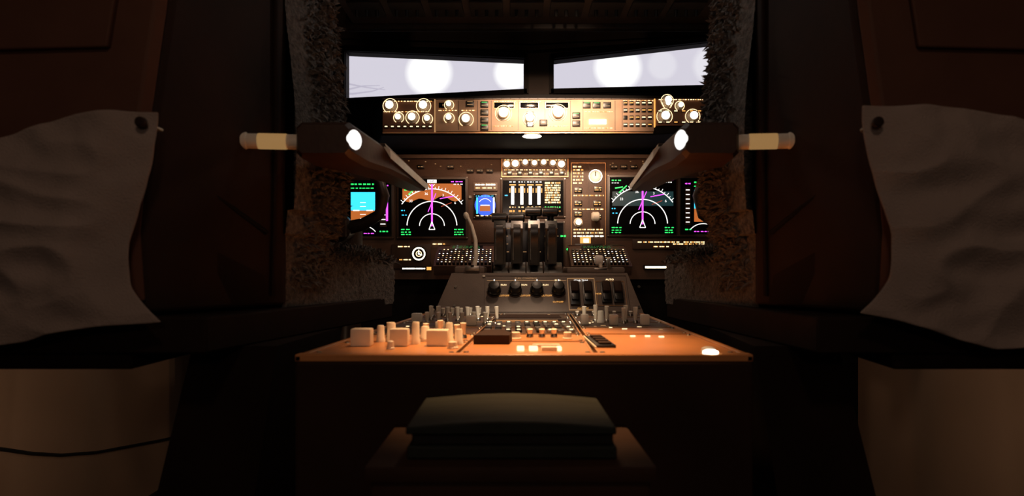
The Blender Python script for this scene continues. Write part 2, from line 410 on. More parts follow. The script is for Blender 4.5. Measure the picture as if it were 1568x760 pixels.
def nd(cx,y0,y1,terrain):
    x0,x1=cx-50,cx+51; screen(x0,y0,x1,y1)
    if terrain:
        n=18; top=[(cx-45+90*i/n,y0+7+ (4 if i in (0,n) else 0)) for i in range(n+1)]
        bot=[(cx-45+90*i/n,y0+31+3*math.sin(i*.9)+2*math.sin(i*.4)) for i in range(n+1)]
        vs=[p.P(x,y,H-.0004) for x,y in top]+[p.P(x,y,H-.0004) for x,y in bot]
        b.add(vs,[[i,i+1,n+1+i+1,n+1+i] for i in range(n)],E['brown'])
    else:
        p.rect(x0+4,y0+22,x1-4,y0+44,E['teal'],H-.0004,H-.0006)
    cy=y1-15
    p.arc(cx,cy,57,-54,54,1.4,E['white'],H); p.arc(cx,cy,38,-88,88,1.4,E['white'],H); p.arc(cx,cy,19,-88,88,1.2,E['white'],H)
    for a in range(-50,51,5):
        t=math.radians(a); L=5 if a%10==0 else 3
        p.line(cx+57*math.sin(t),cy-57*math.cos(t),cx+(57+L)*math.sin(t),cy-(57+L)*math.cos(t),.8,E['white'],H)
    for a,tx in ((-40,'33'),(-10,'36'),(20,'3'),(45,'6')):
        t=math.radians(a); p.text(tx,cx+50*math.sin(t),cy-50*math.cos(t),.012,E['white'],H)
    p.line(cx,y0+8,cx,cy,2.6,E['mag'],H+.0003)
    p.line(cx+6,cy-50,cx-6,cy-22,1.1,E['mag'],H+.0002)
    p.line(cx-4,y0+8,cx,y0+12,1,E['white'],H); p.line(cx+4,y0+8,cx,y0+12,1,E['white'],H)
    p.line(cx,cy-7,cx-4.5,cy+5,1.2,E['white'],H+.0004); p.line(cx,cy-7,cx+4.5,cy+5,1.2,E['white'],H+.0004); p.line(cx-4.5,cy+5,cx+4.5,cy+5,1.2,E['white'],H+.0004)
    p.rect(cx-7,y0+1,cx+7,y0+6,E['white'],H-.0002,H-.0005); p.text('345',cx,y0+3.8,.011,M['black'],H+.0003)
    for i,y in enumerate((y1-10,y1-6,y1-2.5)):
        p.dashes(x0+3,x0+18,y,E['green'],1.8,H,2,6); p.dashes(x1-17,x1-3,y,E['green'],1.8,H,2,6)
    p.dashes(x0+3,x0+18,y0+5,E['green'] ,2,H,2,5); p.dashes(x0+3,x0+14,y0+9,E['white'],1.4,H,2,4)
    p.dashes(x1-22,x1-4,y0+4,E['mag'],2,H,2,6); p.dashes(x1-18,x1-4,y0+8,E['white'],1.5,H,2,5)
    p.dashes(x0+3,x0+9,y0+48,E['cyan'],1.8,H,2,4); p.dashes(x0+4,x0+12,y0+55,E['cyan'],1.8,H,2,4)
    p.line(cx-24,y0+13,cx-36,y0+24,1.8,E['green'],H); p.line(cx-30,y0+15,cx-42,y0+17,1.8,E['green'],H)
    p.line(cx+12,cy-42,cx+34,cy-46,1.3,E['mag'],H); p.line(cx+14,cy-30,cx+30,cy-36,1.0,E['red'],H)
nd(662,275,362,True); nd(983,272,359,False)
def pfd(x0,y0,x1,y1,hc):
    screen(x0,y0,x1,y1)
    w=x1-x0
    p.rect(x0+w*.30,y0+18,x0+w*.72,y0+46,E['cyan'],H,H-.0003)
    p.rect(x0+w*.30,y0+46,x0+w*.72,y0+66,E['brown'],H,H-.0003)
    p.line(x0+w*.34,y0+46,x0+w*.45,y0+46,1.6,E['white'],H+.0006); p.line(x0+w*.57,y0+46,x0+w*.68,y0+46,1.6,E['white'],H+.0006)
    for k in (-12,-6,6,12): p.line(x0+w*.46,y0+46+k,x0+w*.56,y0+46+k,.8,E['white'],H+.0005)
    for xx in (x0+w*.10,x0+w*.80):
        p.rect(xx,y0+14,xx+w*.12,y1-14,M['bezel'],H,H-.0004)
        for k in range(8): p.rect(xx+1,y0+17+k*7,xx+w*.10,y0+18.4+k*7,E['white'],H+.0004,H)
        p.dashes(xx,xx+w*.15,y0+8,E['mag'],2.2,H+.0004,2,5); p.dashes(xx,xx+w*.15,y1-7,E['green'],2.2,H+.0004,2,5)
    p.rect(x1-8,y0+26,x1-5,y0+62,E['mag'],H+.0002,H-.0002)
    p.dashes(x0+w*.3,x0+w*.7,y0+6,E['green'],2.4,H,3,6); p.dashes(x0+w*.3,x0+w*.7,y0+12,E['green'],1.6,H,3,6)
    p.arc(x0+w/2,y1+10,26,-50,50,1.2,E['white'],H); p.dashes(x0+w*.3,x0+w*.7,y1-4,E['mag'],1.6,H,3,6)
pfd(512,277,600,362,0); pfd(1041,274,1110,359,0)
screen(727,299,759,333,2)
p.arc(743,315,8,-180,180,16,E['blue'],H,30); p.rect(735,316,751,324,E['brown'],H+.0003,H); p.line(736,315,750,315,1.3,E['white'],H+.0006)
p.arc(743,315,10,-60,60,.8,E['white'],H+.0005)
for x in (729.5,755): 
    p.rect(x,303,x+2.5,328,E['cyan'] if x<740 else E['white'],H+.0004,H)
p.dashes(729,757,301,E['cyan'],1.6,H+.0003); p.dashes(729,757,331,E['warm'],1.4,H+.0003)
p.rect(725,280,762,293,M['grey'],.006,0,.002); p.dashes(728,759,283.5,E['hot'],2.4,.0068,4,8); p.dashes(728,759,288.5,E['warm'],2,.0068,4,8)
p.rect(722,338,764,372,M['panel'],.004,0,.002)
# upper engine display
screen(770,277,862,330,4)
for x in (785,799,812,825):
    p.rect(x-2.4,286,x+2.4,314,E['white'],H,H-.0003)
    p.rect(x-5,283,x+5,285,E['amber'],H+.0003,H); p.rect(x-5,289,x-3.4,296,E['amber'],H+.0003,H); p.rect(x+3.4,289,x+5,296,E['amber'],H+.0003,H)
    p.dashes(x-5,x+5,279.5,E['white'],2,H,2,4); p.dashes(x-5,x+5,318,E['warm'],2.2,H,2,4); p.dashes(x-5,x+5,324,E['amber'],3.5,H,3,5)
for i in range(9): p.dashes(834,858,281+i*3.7,E['warm'],2.9,H,3,9,.8)
p.dashes(773,779,300,E['cyan'],2,H); p.dashes(834,858,318,E['green'],2,H); p.dashes(836,858,324,E['amber'],2,H)
p.rect(768,243,870,272,M['grey'],.008,0,.003); p.frame(768,243,870,272,1,M['edge'],.009,.007)
for x,y,r in ((776,253,.012),(789,252,.013),(804,250,.010),(818,251,.010),(832,250,.010),(846,251,.010),(859,253,.013)):
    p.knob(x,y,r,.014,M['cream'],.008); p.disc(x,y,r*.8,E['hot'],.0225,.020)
for y in (246,261,267): p.dashes(772,866,y,E['warm'],1.7,.0088,2,6)
for k in range(6): p.rect(776+k*16,262,784+k*16,269,M['black'],.012,.008,.001); p.rect(778+k*16,264.5,782+k*16,266.5,E['warm'],.0127,.0119)
# right sub panel with landing gear
p.rect(874,250,927,392,M['panel'],.006,0,.003); p.frame(874,250,927,392,.8,M['edge'],.007,.005); p.rect(901,252,902,390,M['bezel'],.0068)
for y in (256,261,266,271,276,281): p.dashes(877,893,y,E['warm'],2.8,.0072,3,7)
p.disc(911,271,.017,M['cream'],.014,.006,24); p.arc(911,271,9.5,-180,180,1.6,E['hot'],.0145); p.disc(911,271,.010,E['warm'],.0147,.013); p.line(911,264,911,271,1.6,M['black'],.0151)
for x,y in ((885,292),(885,312),(915,290),(914,312),(914,332),(885,328)):
    p.rect(x-6,y-4,x+6,y+4,M['black'],.011,.006,.001); p.dashes(x-5,x+5,y-1.5,E['warm'],1.8,.0117,3,6); p.dashes(x-5,x+5,y+1.8,E['amber'],1.6,.0117,3,6)
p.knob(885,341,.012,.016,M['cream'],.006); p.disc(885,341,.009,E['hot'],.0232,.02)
for y in (300,321,352,357,362,384): p.dashes(878,924,y,E['warm'] if y!=362 else E['hot'],2.2,.0072,3,7)
p.rect(888,363,904,373,E['amber'],.009,.006); p.rect(893,366,901,372,E['hot'],.0095,.009)
p.rect(880,374,922,381,M['black'],.009,.006,.001)
for x0,x1,y0,y1 in ((600,660,374,412),(968,1085,366,382)): p.rect(x0,y0,x1,y1,M['bezel'],.006,0,.003)
p.disc(642,389,.026,M['black'],.010,.006,28); p.arc(642,389,9,-180,180,2,E['hot'],.0106); p.arc(642,389,4,-180,180,1.3,E['warm'],.0106)
p.line(642,389,642,383,1.2,E['hot'],.011); p.line(642,389,647,391,1.2,E['hot'],.011); p.disc(642,389,.003,E['hot'],.0115,.010,8)
for y,x0,x1 in ((374,663,682),(378,610,628),(398,612,630),(371,976,1040),(371,1046,1078),(374,1030,1078),(378,1000,1024)): p.dashes(x0,x1,y,E['warm'],2,.0068,4,10)
p.rect(616,408,662,414,M['matt'],.010,0,.001); p.dashes(617,652,411.5,E['hot'],2.2,.0108,8,16,1); p.rect(654,409,661,414,E['amber'],.0108,.0098)
p.rect(985,406,1020,413,M['matt'],.010,0,.001); p.rect(987,408,1019,411,E['hot'],.0108,.0098)
for x,y in ((720,262),(735,262),(750,262),(940,256),(955,256),(970,256),(600,256),(620,256),(645,256),(690,256)):
    p.rect(x-5,y-3,x+5,y+3,M['black'],.008,0,.001); p.dashes(x-4,x+4,y,E['dim'],1.4,.0086,2,5)
p.rect(718,300,722,304,M['steel'],.006); 
for _ in range(40):
    x=560+R()*530; y=246+R()*10
    if 760<x<930: continue
    p.rect(x,y,x+2,y+.9,E['dim'],.0015,.0005)
screen(772,342,862,408,3)
for i in range(4): p.dashes(776,858,350+i*12,random.choice((E['dgreen'],E['dim'])),1.2,H,2,6,14)
p.dashes(858,868,362,E['green'],3,.012,2,4); p.disc(869,382,.004,E['green'],.012,.008,10)
b.done(e_)
b=B('gear_lever')
b.cyl((.276,YM-.006,.165),(.272,YM-.055,.175),.006,.005,M['steel'])
b.lathe((.255,YM-.055,.175),(1,0,0),[(.010,0),(.014,.004),(.014,.022),(.010,.026)],M['cream'],20)
b.done(e_)
simple('footwell_bulkhead',-XW+.002,XW-.002,2.38,2.42,ZF,-.04,M['matt'])

# ------------------------------------------------------------------ control display units
for k,x0 in enumerate((665,874)):
    e_=empty('flight_management_keypad',((x0-784+46)*.002,2.0,.05))
    b=B('keypad_body'); V=(0,.13,.067)
    p=Panel(b,(0,1.955,.012),V=V,sa=.00198,sb=.0046,oy=409)
    p.rect(x0,376,x0+92,409,M['panel'],0,-.03,.003); p.frame(x0,376,x0+92,409,.8,M['bezel'],.002)
    p.rect(x0+20,376.8,x0+72,384,M['screen'],.003); p.dashes(x0+24,x0+68,379,E['dgreen'],.5,.0036); p.dashes(x0+24,x0+68,381.5,E['dgreen'],.5,.0036)
    for i in range(14):
        for j in range(7):
            x=x0+6+i*6.1; y=387+j*3.1
            p.rect(x-2,y-1,x+2,y+1,M['black'],.009,0,.001)
            if R()<.75: p.rect(x-1.0,y-.35,x+1.0,y+.35,random.choice((E['white'],E['warm'],E['dim'])),.0096,.0089)
    b.done(e_)

# ------------------------------------------------------------------ thrust lever quadrant
e_=empty('throttle_quadrant',(.05,1.85,0))
b=B('quadrant_body')
X0,X1=-.160,.325
b.loft([[Vector((-.205,1.70,-.115)),Vector((X1+.02,1.70,-.115)),Vector((X1+.02,1.94,-.115)),Vector((-.205,1.94,-.115))],
        [Vector((-.165,1.785,-.006)),Vector((X1-.01,1.785,-.006)),Vector((X1-.01,1.94,-.006)),Vector((-.165,1.94,-.006))]],M['grey'])
b.box(-.20,X1+.01,1.74,1.94,ZF,-.115,M['matt'])
ring=[]
for a in range(0,181,12):
    t=math.radians(a); ring.append((1.865-.078*math.cos(t),-.05+.075*math.sin(t)))
b.loft([[Vector((x,y,z)) for y,z in ring] for x in (-.052,.140)],M['black'])
b.box(-.158,-.075,1.79,1.94,-.008,.012,M['grey'],.006); b.box(.150,.31,1.79,1.94,-.008,.010,M['grey'],.006)
for cx in (-.034,.0135,.061,.109): b.box(cx-.0235,cx-.0205,1.80,1.94,-.01,.026,M['bezel'],.001)
b.done(e_,bevel=.003)
b=B('control_face'); p=Panel(b,(0,1.7005,-.1125),V=(0,.085,.109),sa=.00174,sb=.00238,oy=477)
for x in (757,789,822,855):
    y=446; r=.0165
    p.disc(x,y,r*1.25,M['bezel'],.002,0,24); p.b.lathe(p.P(x,y,.002),p.N,[(r*1.1,0),(r*1.1,.006),(r*.95,.009),(r*.95,.024),(r*.8,.028),(r*.3,.029)],M['black'],24)
    p.rect(x-.8,439.5,x+.8,441,E['white'],.0315,.030)
    p.rect(x-1.6,434.0,x+1.6,437,E['warm'],.0012); 
    p.text('RUN',x+14 if x<850 else x,437.5 if x<850 else 431,.0075,E['warm'],.001); p.text('CUTOFF',x+15 if x<850 else x-1,452.5 if x<850 else 461,.0075,E['amber'],.001)
p.text('FUEL CONTROL',806,428.5,.0085,E['dim'],.001)
p.line(745,431,868,431,.5,E['dim'],.0008)
p.frame(870,428,912,472,.6,E['dim'],.0012); p.frame(914,432,958,466,.5,M['edge'],.0012)
p.text('STAB TRIM',891,431.5,.008,E['white'],.0014); p.text('CUTOUT',891,470,.007,E['amber'],.0014); p.text('AUTO',936,430,.008,E['warm'],.0014); p.text('NORM',918,450,.007,E['amber'],.0014)
for x in (880,900,928,946):
    w=7.5; p.rect(x-w,434.5,x+w,466 if x<910 else 463,M['black'],.008,0,.002)
    p.rect(x-w+2,437,x+w-2,451,M['boxb'] ,.020,.006,.003); p.rect(x-w+2,452,x+w-2,461,M['black'],.014,.006,.003)
for x,y in ((697,440),(697,466),(740,425),(980,440),(975,468)): p.disc(x,y,.004,M['steel'],.002,0,10)
p.frame(742,424,962,474.5,.4,M['bezel'],.001)
b.done(e_)
for i,cx in enumerate((-.034,.0135,.061,.109)):
    b=B('thrust_lever')
    prof=[(1.835,.00),(1.828,.05),(1.812,.085),(1.806,.118),(1.818,.140),(1.848,.146),(1.872,.134),(1.880,.100),(1.876,.05),(1.884,.00)]
    w=.0165
    dy=(0,.006,-.004,.003)[i]
    b.loft([[Vector((cx-w,y+dy,z)) for y,z in prof],[Vector((cx+w,y+dy,z)) for y,z in prof]],M['lever'])
    pr2=[(1.800,.02),(1.790,.06),(1.778,.10),(1.782,.125),(1.795,.128),(1.797,.10),(1.806,.06),(1.815,.02)]
    b.loft([[Vector((cx-.010,y+dy,z)) for y,z in pr2],[Vector((cx+.010,y+dy,z)) for y,z in pr2]],M['lever'])
    hz=.150 if i<2 else .166
    b.cyl((cx-.022,1.838+dy,hz),(cx+.022,1.838+dy,hz),.0135,.0135,M['lever'],18)
    b.cyl((cx-.0235,1.838+dy,hz),(cx-.0215,1.838+dy,hz),.010,.010,M['steel'],16)
    b.cyl((cx,1.845+dy,.12),(cx,1.842+dy,hz),.010,.010,M['lever'])
    b.box(cx-.0110,cx-.0098,1.790+dy,1.800+dy,.03,.11,M['steel'])
    b.done(e_,bevel=.004)
b=B('speedbrake_lever')
b.tube([(-.108,1.80,.0),(-.099,1.80,.035),(-.101,1.81,.085),(-.112,1.815,.125),(-.124,1.82,.150)],[.007,.0062,.0055,.005,.0045],M['cream'],12)
b.lathe((-.124,1.82,.145),(-.35,0,.9),[(.005,0),(.0075,.006),(.0075,.014),(.004,.019)],M['cream'],14)
b.box(-.128,-.088,1.78,1.83,.0,.014,M['steel'],.003); b.box(-.113,-.104,1.78,1.94,.010,.016,M['black'])
b.done(e_)
b=B('flap_lever')
b.tube([(.245,1.80,.0),(.243,1.795,.02),(.240,1.80,.035)],[.006,.005,.006],M['cream'],10)
b.lathe((.228,1.80,.030),(1,0,0),[(.010,0),(.013,.003),(.013,.020),(.010,.023)],M['white'],18)
b.box(.225,.262,1.79,1.86,.0,.008,M['steel'],.002)
b.lathe((.262,1.80,.02),(1,0,0),[(.016,0),(.018,.002),(.018,.006),(.016,.008)],M['steel'],20)
b.done(e_)

# ------------------------------------------------------------------ centre pedestal (aft control stand)
e_=empty('center_pedestal',(.03,1.2,-.3))
ZP=-.115
def xl_(y): return -.284+(y-.85)*(-.228+.284)/.85
def xr_(y): return .315+(y-.85)*(.342-.315)/.85
b=B('stand_body')
pl=[(xl_(.85),.85),(xr_(.85),.85),(xr_(1.70),1.70),(xl_(1.70),1.70)]
b.loft([[Vector((x,y,z)) for x,y in pl] for z in (ZF,ZP-.002)],M['pedbody'])
b.done(e_,bevel=.006)
b=B('top_rim')
def strip(y0,y1,f0,f1,z0,z1,mt):   # fractions across the stand
    q=lambda y,f: xl_(y)+(xr_(y)-xl_(y))*f
    b.loft([[Vector((q(y0,f0),y0,z)),Vector((q(y0,f1),y0,z)),Vector((q(y1,f1),y1,z)),Vector((q(y1,f0),y1,z))] for z in (z0,z1)],mt)
strip(.852,.872,0,1,ZP-.004,ZP+.006,M['ped']); strip(.852,1.7,0,.015,ZP-.004,ZP+.005,M['ped']); strip(.852,1.7,.985,1,ZP-.004,ZP+.005,M['ped'])
b.done(e_,bevel=.002)
b=B('module_plates')
cols=((.02,.345),(.355,.655),(.665,.98))
rows=((.876,1.02),(1.028,1.14),(1.148,1.27),(1.278,1.40),(1.408,1.55),(1.558,1.69))
for ci,(f0,f1) in enumerate(cols):
    rr=rows if ci!=2 else ((.876,1.14),)+rows[2:]
    for (y0,y1) in rr:
        strip(y0,y1,f0,f1,ZP-.003,ZP+.004,M['ped'] if (y0<1.1 or (ci==2 and y0<1.2)) else M['panel'])  # near plates carry the lamp's orange in their colour, far ones stay brown
        strip(y0+.004,y0+.006,f0+.01,f1-.01,ZP+.003,ZP+.0048,M['edge'])
        strip(y0,y1,f0,f0+.004,ZP+.003,ZP+.0052,M['edge']); strip(y0,y1,f1-.004,f1,ZP+.003,ZP+.0052,M['edge'])
        q=lambda y,f: xl_(y)+(xr_(y)-xl_(y))*f
        for yy in (y0+.012,y1-.012):
            for f in (f0+.012,f1-.012): b.lathe((q(yy,f),yy,ZP+.004),(0,0,1),[(.004,0),(.003,.0015)],M['steel'],10)
b.done(e_)
b=B('knobs_and_switches'); zt=ZP+.004
def bknob(x,y,w,h,mt=M['cream'],d=None): b.box(x-w/2,x+w/2,y,y+(d or w*.8),zt,zt+h,mt,.003)
def rknob(x,y,r,h,mt=M['cream']): b.lathe((x,y,zt),(0,0,1),[(r*1.2,0),(r*1.2,h*.18),(r,h*.25),(r*.92,h*.92),(r*.7,h)],mt,18)
def toggle(x,y,h=.022,mt=M['cream'],t=.0): 
    b.lathe((x,y,zt),(0,0,1),[(.006,0),(.006,.004),(.0045,.006)],M['steel'],10)
    b.tube([(x,y,zt+.004),(x+t,y-.001,zt+h*.6),(x+t*1.4,y-.002,zt+h)],[.0030,.0042,.0050],mt,10)
bknob(-.222,.955,.030,.026); bknob(-.166,.955,.027,.026); bknob(-.110,.958,.032,.024)
for x,y,r,h in ((-.146,.99,.006,.034),(-.205,1.02,.006,.026),(-.19,1.03,.007,.030),(-.137,1.03,.007,.024),(-.096,1.0,.006,.032),(-.080,.98,.006,.024),(-.172,.925,.005,.012),(-.085,.935,.007,.01)): rknob(x,y,r,h)
for x in (-.20,-.155,-.14,-.118,-.09,-.08): toggle(x,1.06+.02*R(),.022+.01*R())
for i in range(8): toggle(-.185+i*.0215+.004*R(),1.43+.05*R(),.032,M['cream'],.003*(R()-.5))
for i in range(6): toggle(-.175+i*.024,1.34+.02*R(),.026)
bknob(-.205,1.40,.022,.020); bknob(-.083,1.32,.022,.020); bknob(-.135,1.22,.018,.016)
for i in range(7): toggle(-.19+i*.022,1.56+.05*R(),.020)
bknob(.150,1.34,.016,.022); bknob(.208,1.33,.018,.022); bknob(.272,1.33,.018,.022); rknob(.19,1.40,.007,.026)
for x in (.155,.18,.205,.235,.245,.262): toggle(x,1.37+.05*R(),.032+.006*R())
for x in (.16,.20,.25,.29): toggle(x,1.60,.012)
for i in range(9):
    for j in range(4):
        x=-.045+i*.019; y=1.17+j*.06
        b.box(x-.006,x+.006,y,y+.03,zt,zt+.005,random.choice((M['steel'],M['black'],M['steel'])),.001)
        if R()<.5: b.box(x-.003,x+.003,y+.005,y+.012,zt+.005,zt+.0062,E['warm'])
b.box(-.04,.12,1.44,1.54,zt,zt+.006,M['bezel'],.002); b.box(-.03,.11,1.45,1.53,zt+.006,zt+.0075,M['boxb'])
b.box(-.035,.10,1.415,1.43,zt,zt+.004,M['edge'],.001)
b.loft([[Vector((-.058,.985,z)),Vector((-.004,.985,z)),Vector((.0,1.03,z)),Vector((-.016,1.08,z)),Vector((-.045,1.08,z))] for z in (zt,zt+.014)],M['boxb'])
for x,w in ((.012,.010),(.030,.012),(.052,.022),(.066,.006)): b.box(x-w/2,x+w/2,.905,.925,zt,zt+.005,E['warm'] if w<.02 else M['cream'],.001)
b.box(.03,.07,.95,.96,zt,zt+.004,M['cream'],.001); rknob(.006,1.06,.008,.012); rknob(.09,1.06,.007,.012)
for x in (.03,.05,.07): toggle(x,1.09,.014)
b.box(.122,.150,.94,1.08,zt,zt+.004,M['black'],.001)
for j in range(4): b.box(.127,.145,.95+j*.032,.968+j*.032,zt+.004,zt+.007,M['boxb'],.001)
b.box(.1185,.1205,.93,1.09,zt,zt+.003,M['cream'])
for x,y in ((.20,1.10),(.225,1.10),(.246,1.09)): b.box(x,x+.008,y,y+.006,zt,zt+.002,E['warm'])
for k in range(26):
    f=random.choice((.04,.37,.69)); y=1.15+R()*.5; x=xl_(y)+(xr_(y)-xl_(y))*(f+R()*.25)
    b.box(x,x+.004+.006*R(),y,y+.003,zt,zt+.0012,E['warm'] if R()<.5 else E['dim'])
b.lathe((.262,.862,ZP+.006),(0,0,1),[(.010,0),(.010,.003),(.006,.005)],E['hot'],18)  # glowing disc put in for the glint on the shiny metal corner
b.lathe((.272,.905,ZP+.004),(0,0,1),[(.010,0),(.009,.004),(.005,.006)],M['white'],18)
b.done(e_)

# ------------------------------------------------------------------ box and manual behind the pedestal
b=B('document_box')
b.box(-.145,.142,.665,.848,ZF,-.205,M['boxb'],.006)
b.box(-.15,.147,.66,.848,-.215,-.198,M['boxb'],.004)
b.box(-.12,.118,.655,.662,-.42,-.25,M['pedbody'],.004)
b.done()
b=B('flight_manual')
def slab(z0,z1,x0,x1,y0,y1,mt,crown=0):
    n=14
    top=[(x0+(x1-x0)*i/n, z1+crown*math.sin(math.pi*i/n)) for i in range(n+1)]
    ring=[(x0,z0)]+top+[(x1,z0)]
    b.loft([[Vector((x,y,z)) for x,z in ring] for y in (y0,y1)],mt)
slab(-.197,-.184,-.110,.110,.683,.846,M['binder']); slab(-.184,-.171,-.106,.107,.69,.846,M['cable'])
slab(-.171,-.163,-.111,.109,.68,.846,M['binder'],.006)
b.done(bevel=.002)

# ------------------------------------------------------------------ pilot seats
def sheep_patch(b,path,axis,n1,n2,rng,amp0,amp1,taper=None,tufts=2000,tl=.012,xoff=None):
    """path: cross section polyline; swept along axis with noise displacement and tufts"""
    L=[0]
    for i in range(1,len(path)): L.append(L[-1]+math.dist(path[i],path[i-1]))
    def at(s):
        d=s*L[-1]
        for i in range(1,len(path)):
            if d<=L[i]+1e-9:
                t=(d-L[i-1])/(L[i]-L[i-1]); return [path[i-1][k]+(path[i][k]-path[i-1][k])*t for k in (0,1)]
        return path[-1]
    def nor(s):
        a=at(max(0,s-.04)); c=at(min(1,s+.04)); d=Vector((c[0]-a[0],c[1]-a[1]));
        if d.length<1e-6: return Vector((0,0))
        d.normalize(); return Vector((d.y,-d.x))
    def pos(s,t,ex=0):
        u=at(s); n=nor(s); h=rng[0]+(rng[1]-rng[0])*t
        k=taper(t) if taper else 0
        bx=xoff(h) if xoff else 0
        uu=(u[0]+n.x*ex,u[1]+n.y*ex)
        if axis=='z': v=Vector((uu[0]+bx,uu[1],h))
        else: v=Vector((uu[0]+bx,h,uu[1]))
        if k: 
            c=Vector((-.66,v.y if axis=='y' else 1.16, v.z if axis=='z' else -.02)); v=v.lerp(c,k)
        nn=Vector((n.x,n.y,0)) if axis=='z' else Vector((n.x,0,n.y))
        return v,nn
    P=[]
    for j in range(n2+1):
        row=[]
        for i in range(n1+1):
            s=(i/n1)**1.5;t=j/n2
            v,n=pos(s,t)
            am=amp0+(amp1-amp0)*min(1,max(0,(s-.02)/.10))
            d=noise.noise(v*45)*.6+noise.noise(v*130)*.9+noise.noise(v*260)*.6
            row.append(v+n*(am*d)+Vector((0,0,1))*am*.5*noise.noise(v*90+Vector((5,5,5))))
        P.append(row)
    b.grid(P,M['wool'])
    for _ in range(tufts):
        s=.04+R()*.35; t=R()
        v,n=pos(s,t); tx=Vector((R()-.5,R()-.5,R()-.5))
        tuft(b,v,(n+tx*1.3).normalized(),tl*(.4+R()),tx)
def tuft(b,v,d,l,tx):
    r=.0032*(.6+R()); sd=d.orthogonal().normalized(); s2=d.cross(sd)
    m1=v+d*l*.6+tx*l*.3; tip=v+d*l+tx*l*.9-Vector((0,0,l*.2))
    vs=[v+sd*r,v-sd*r*.5+s2*r*.8,v-sd*r*.5-s2*r*.8,m1+sd*r*.8,m1-sd*r*.4+s2*r*.7,m1-sd*r*.4-s2*r*.7,tip]
    b.add(vs,[[0,1,4,3],[1,2,5,4],[2,0,3,5],[3,4,6],[4,5,6],[5,3,6]],M['wool'])

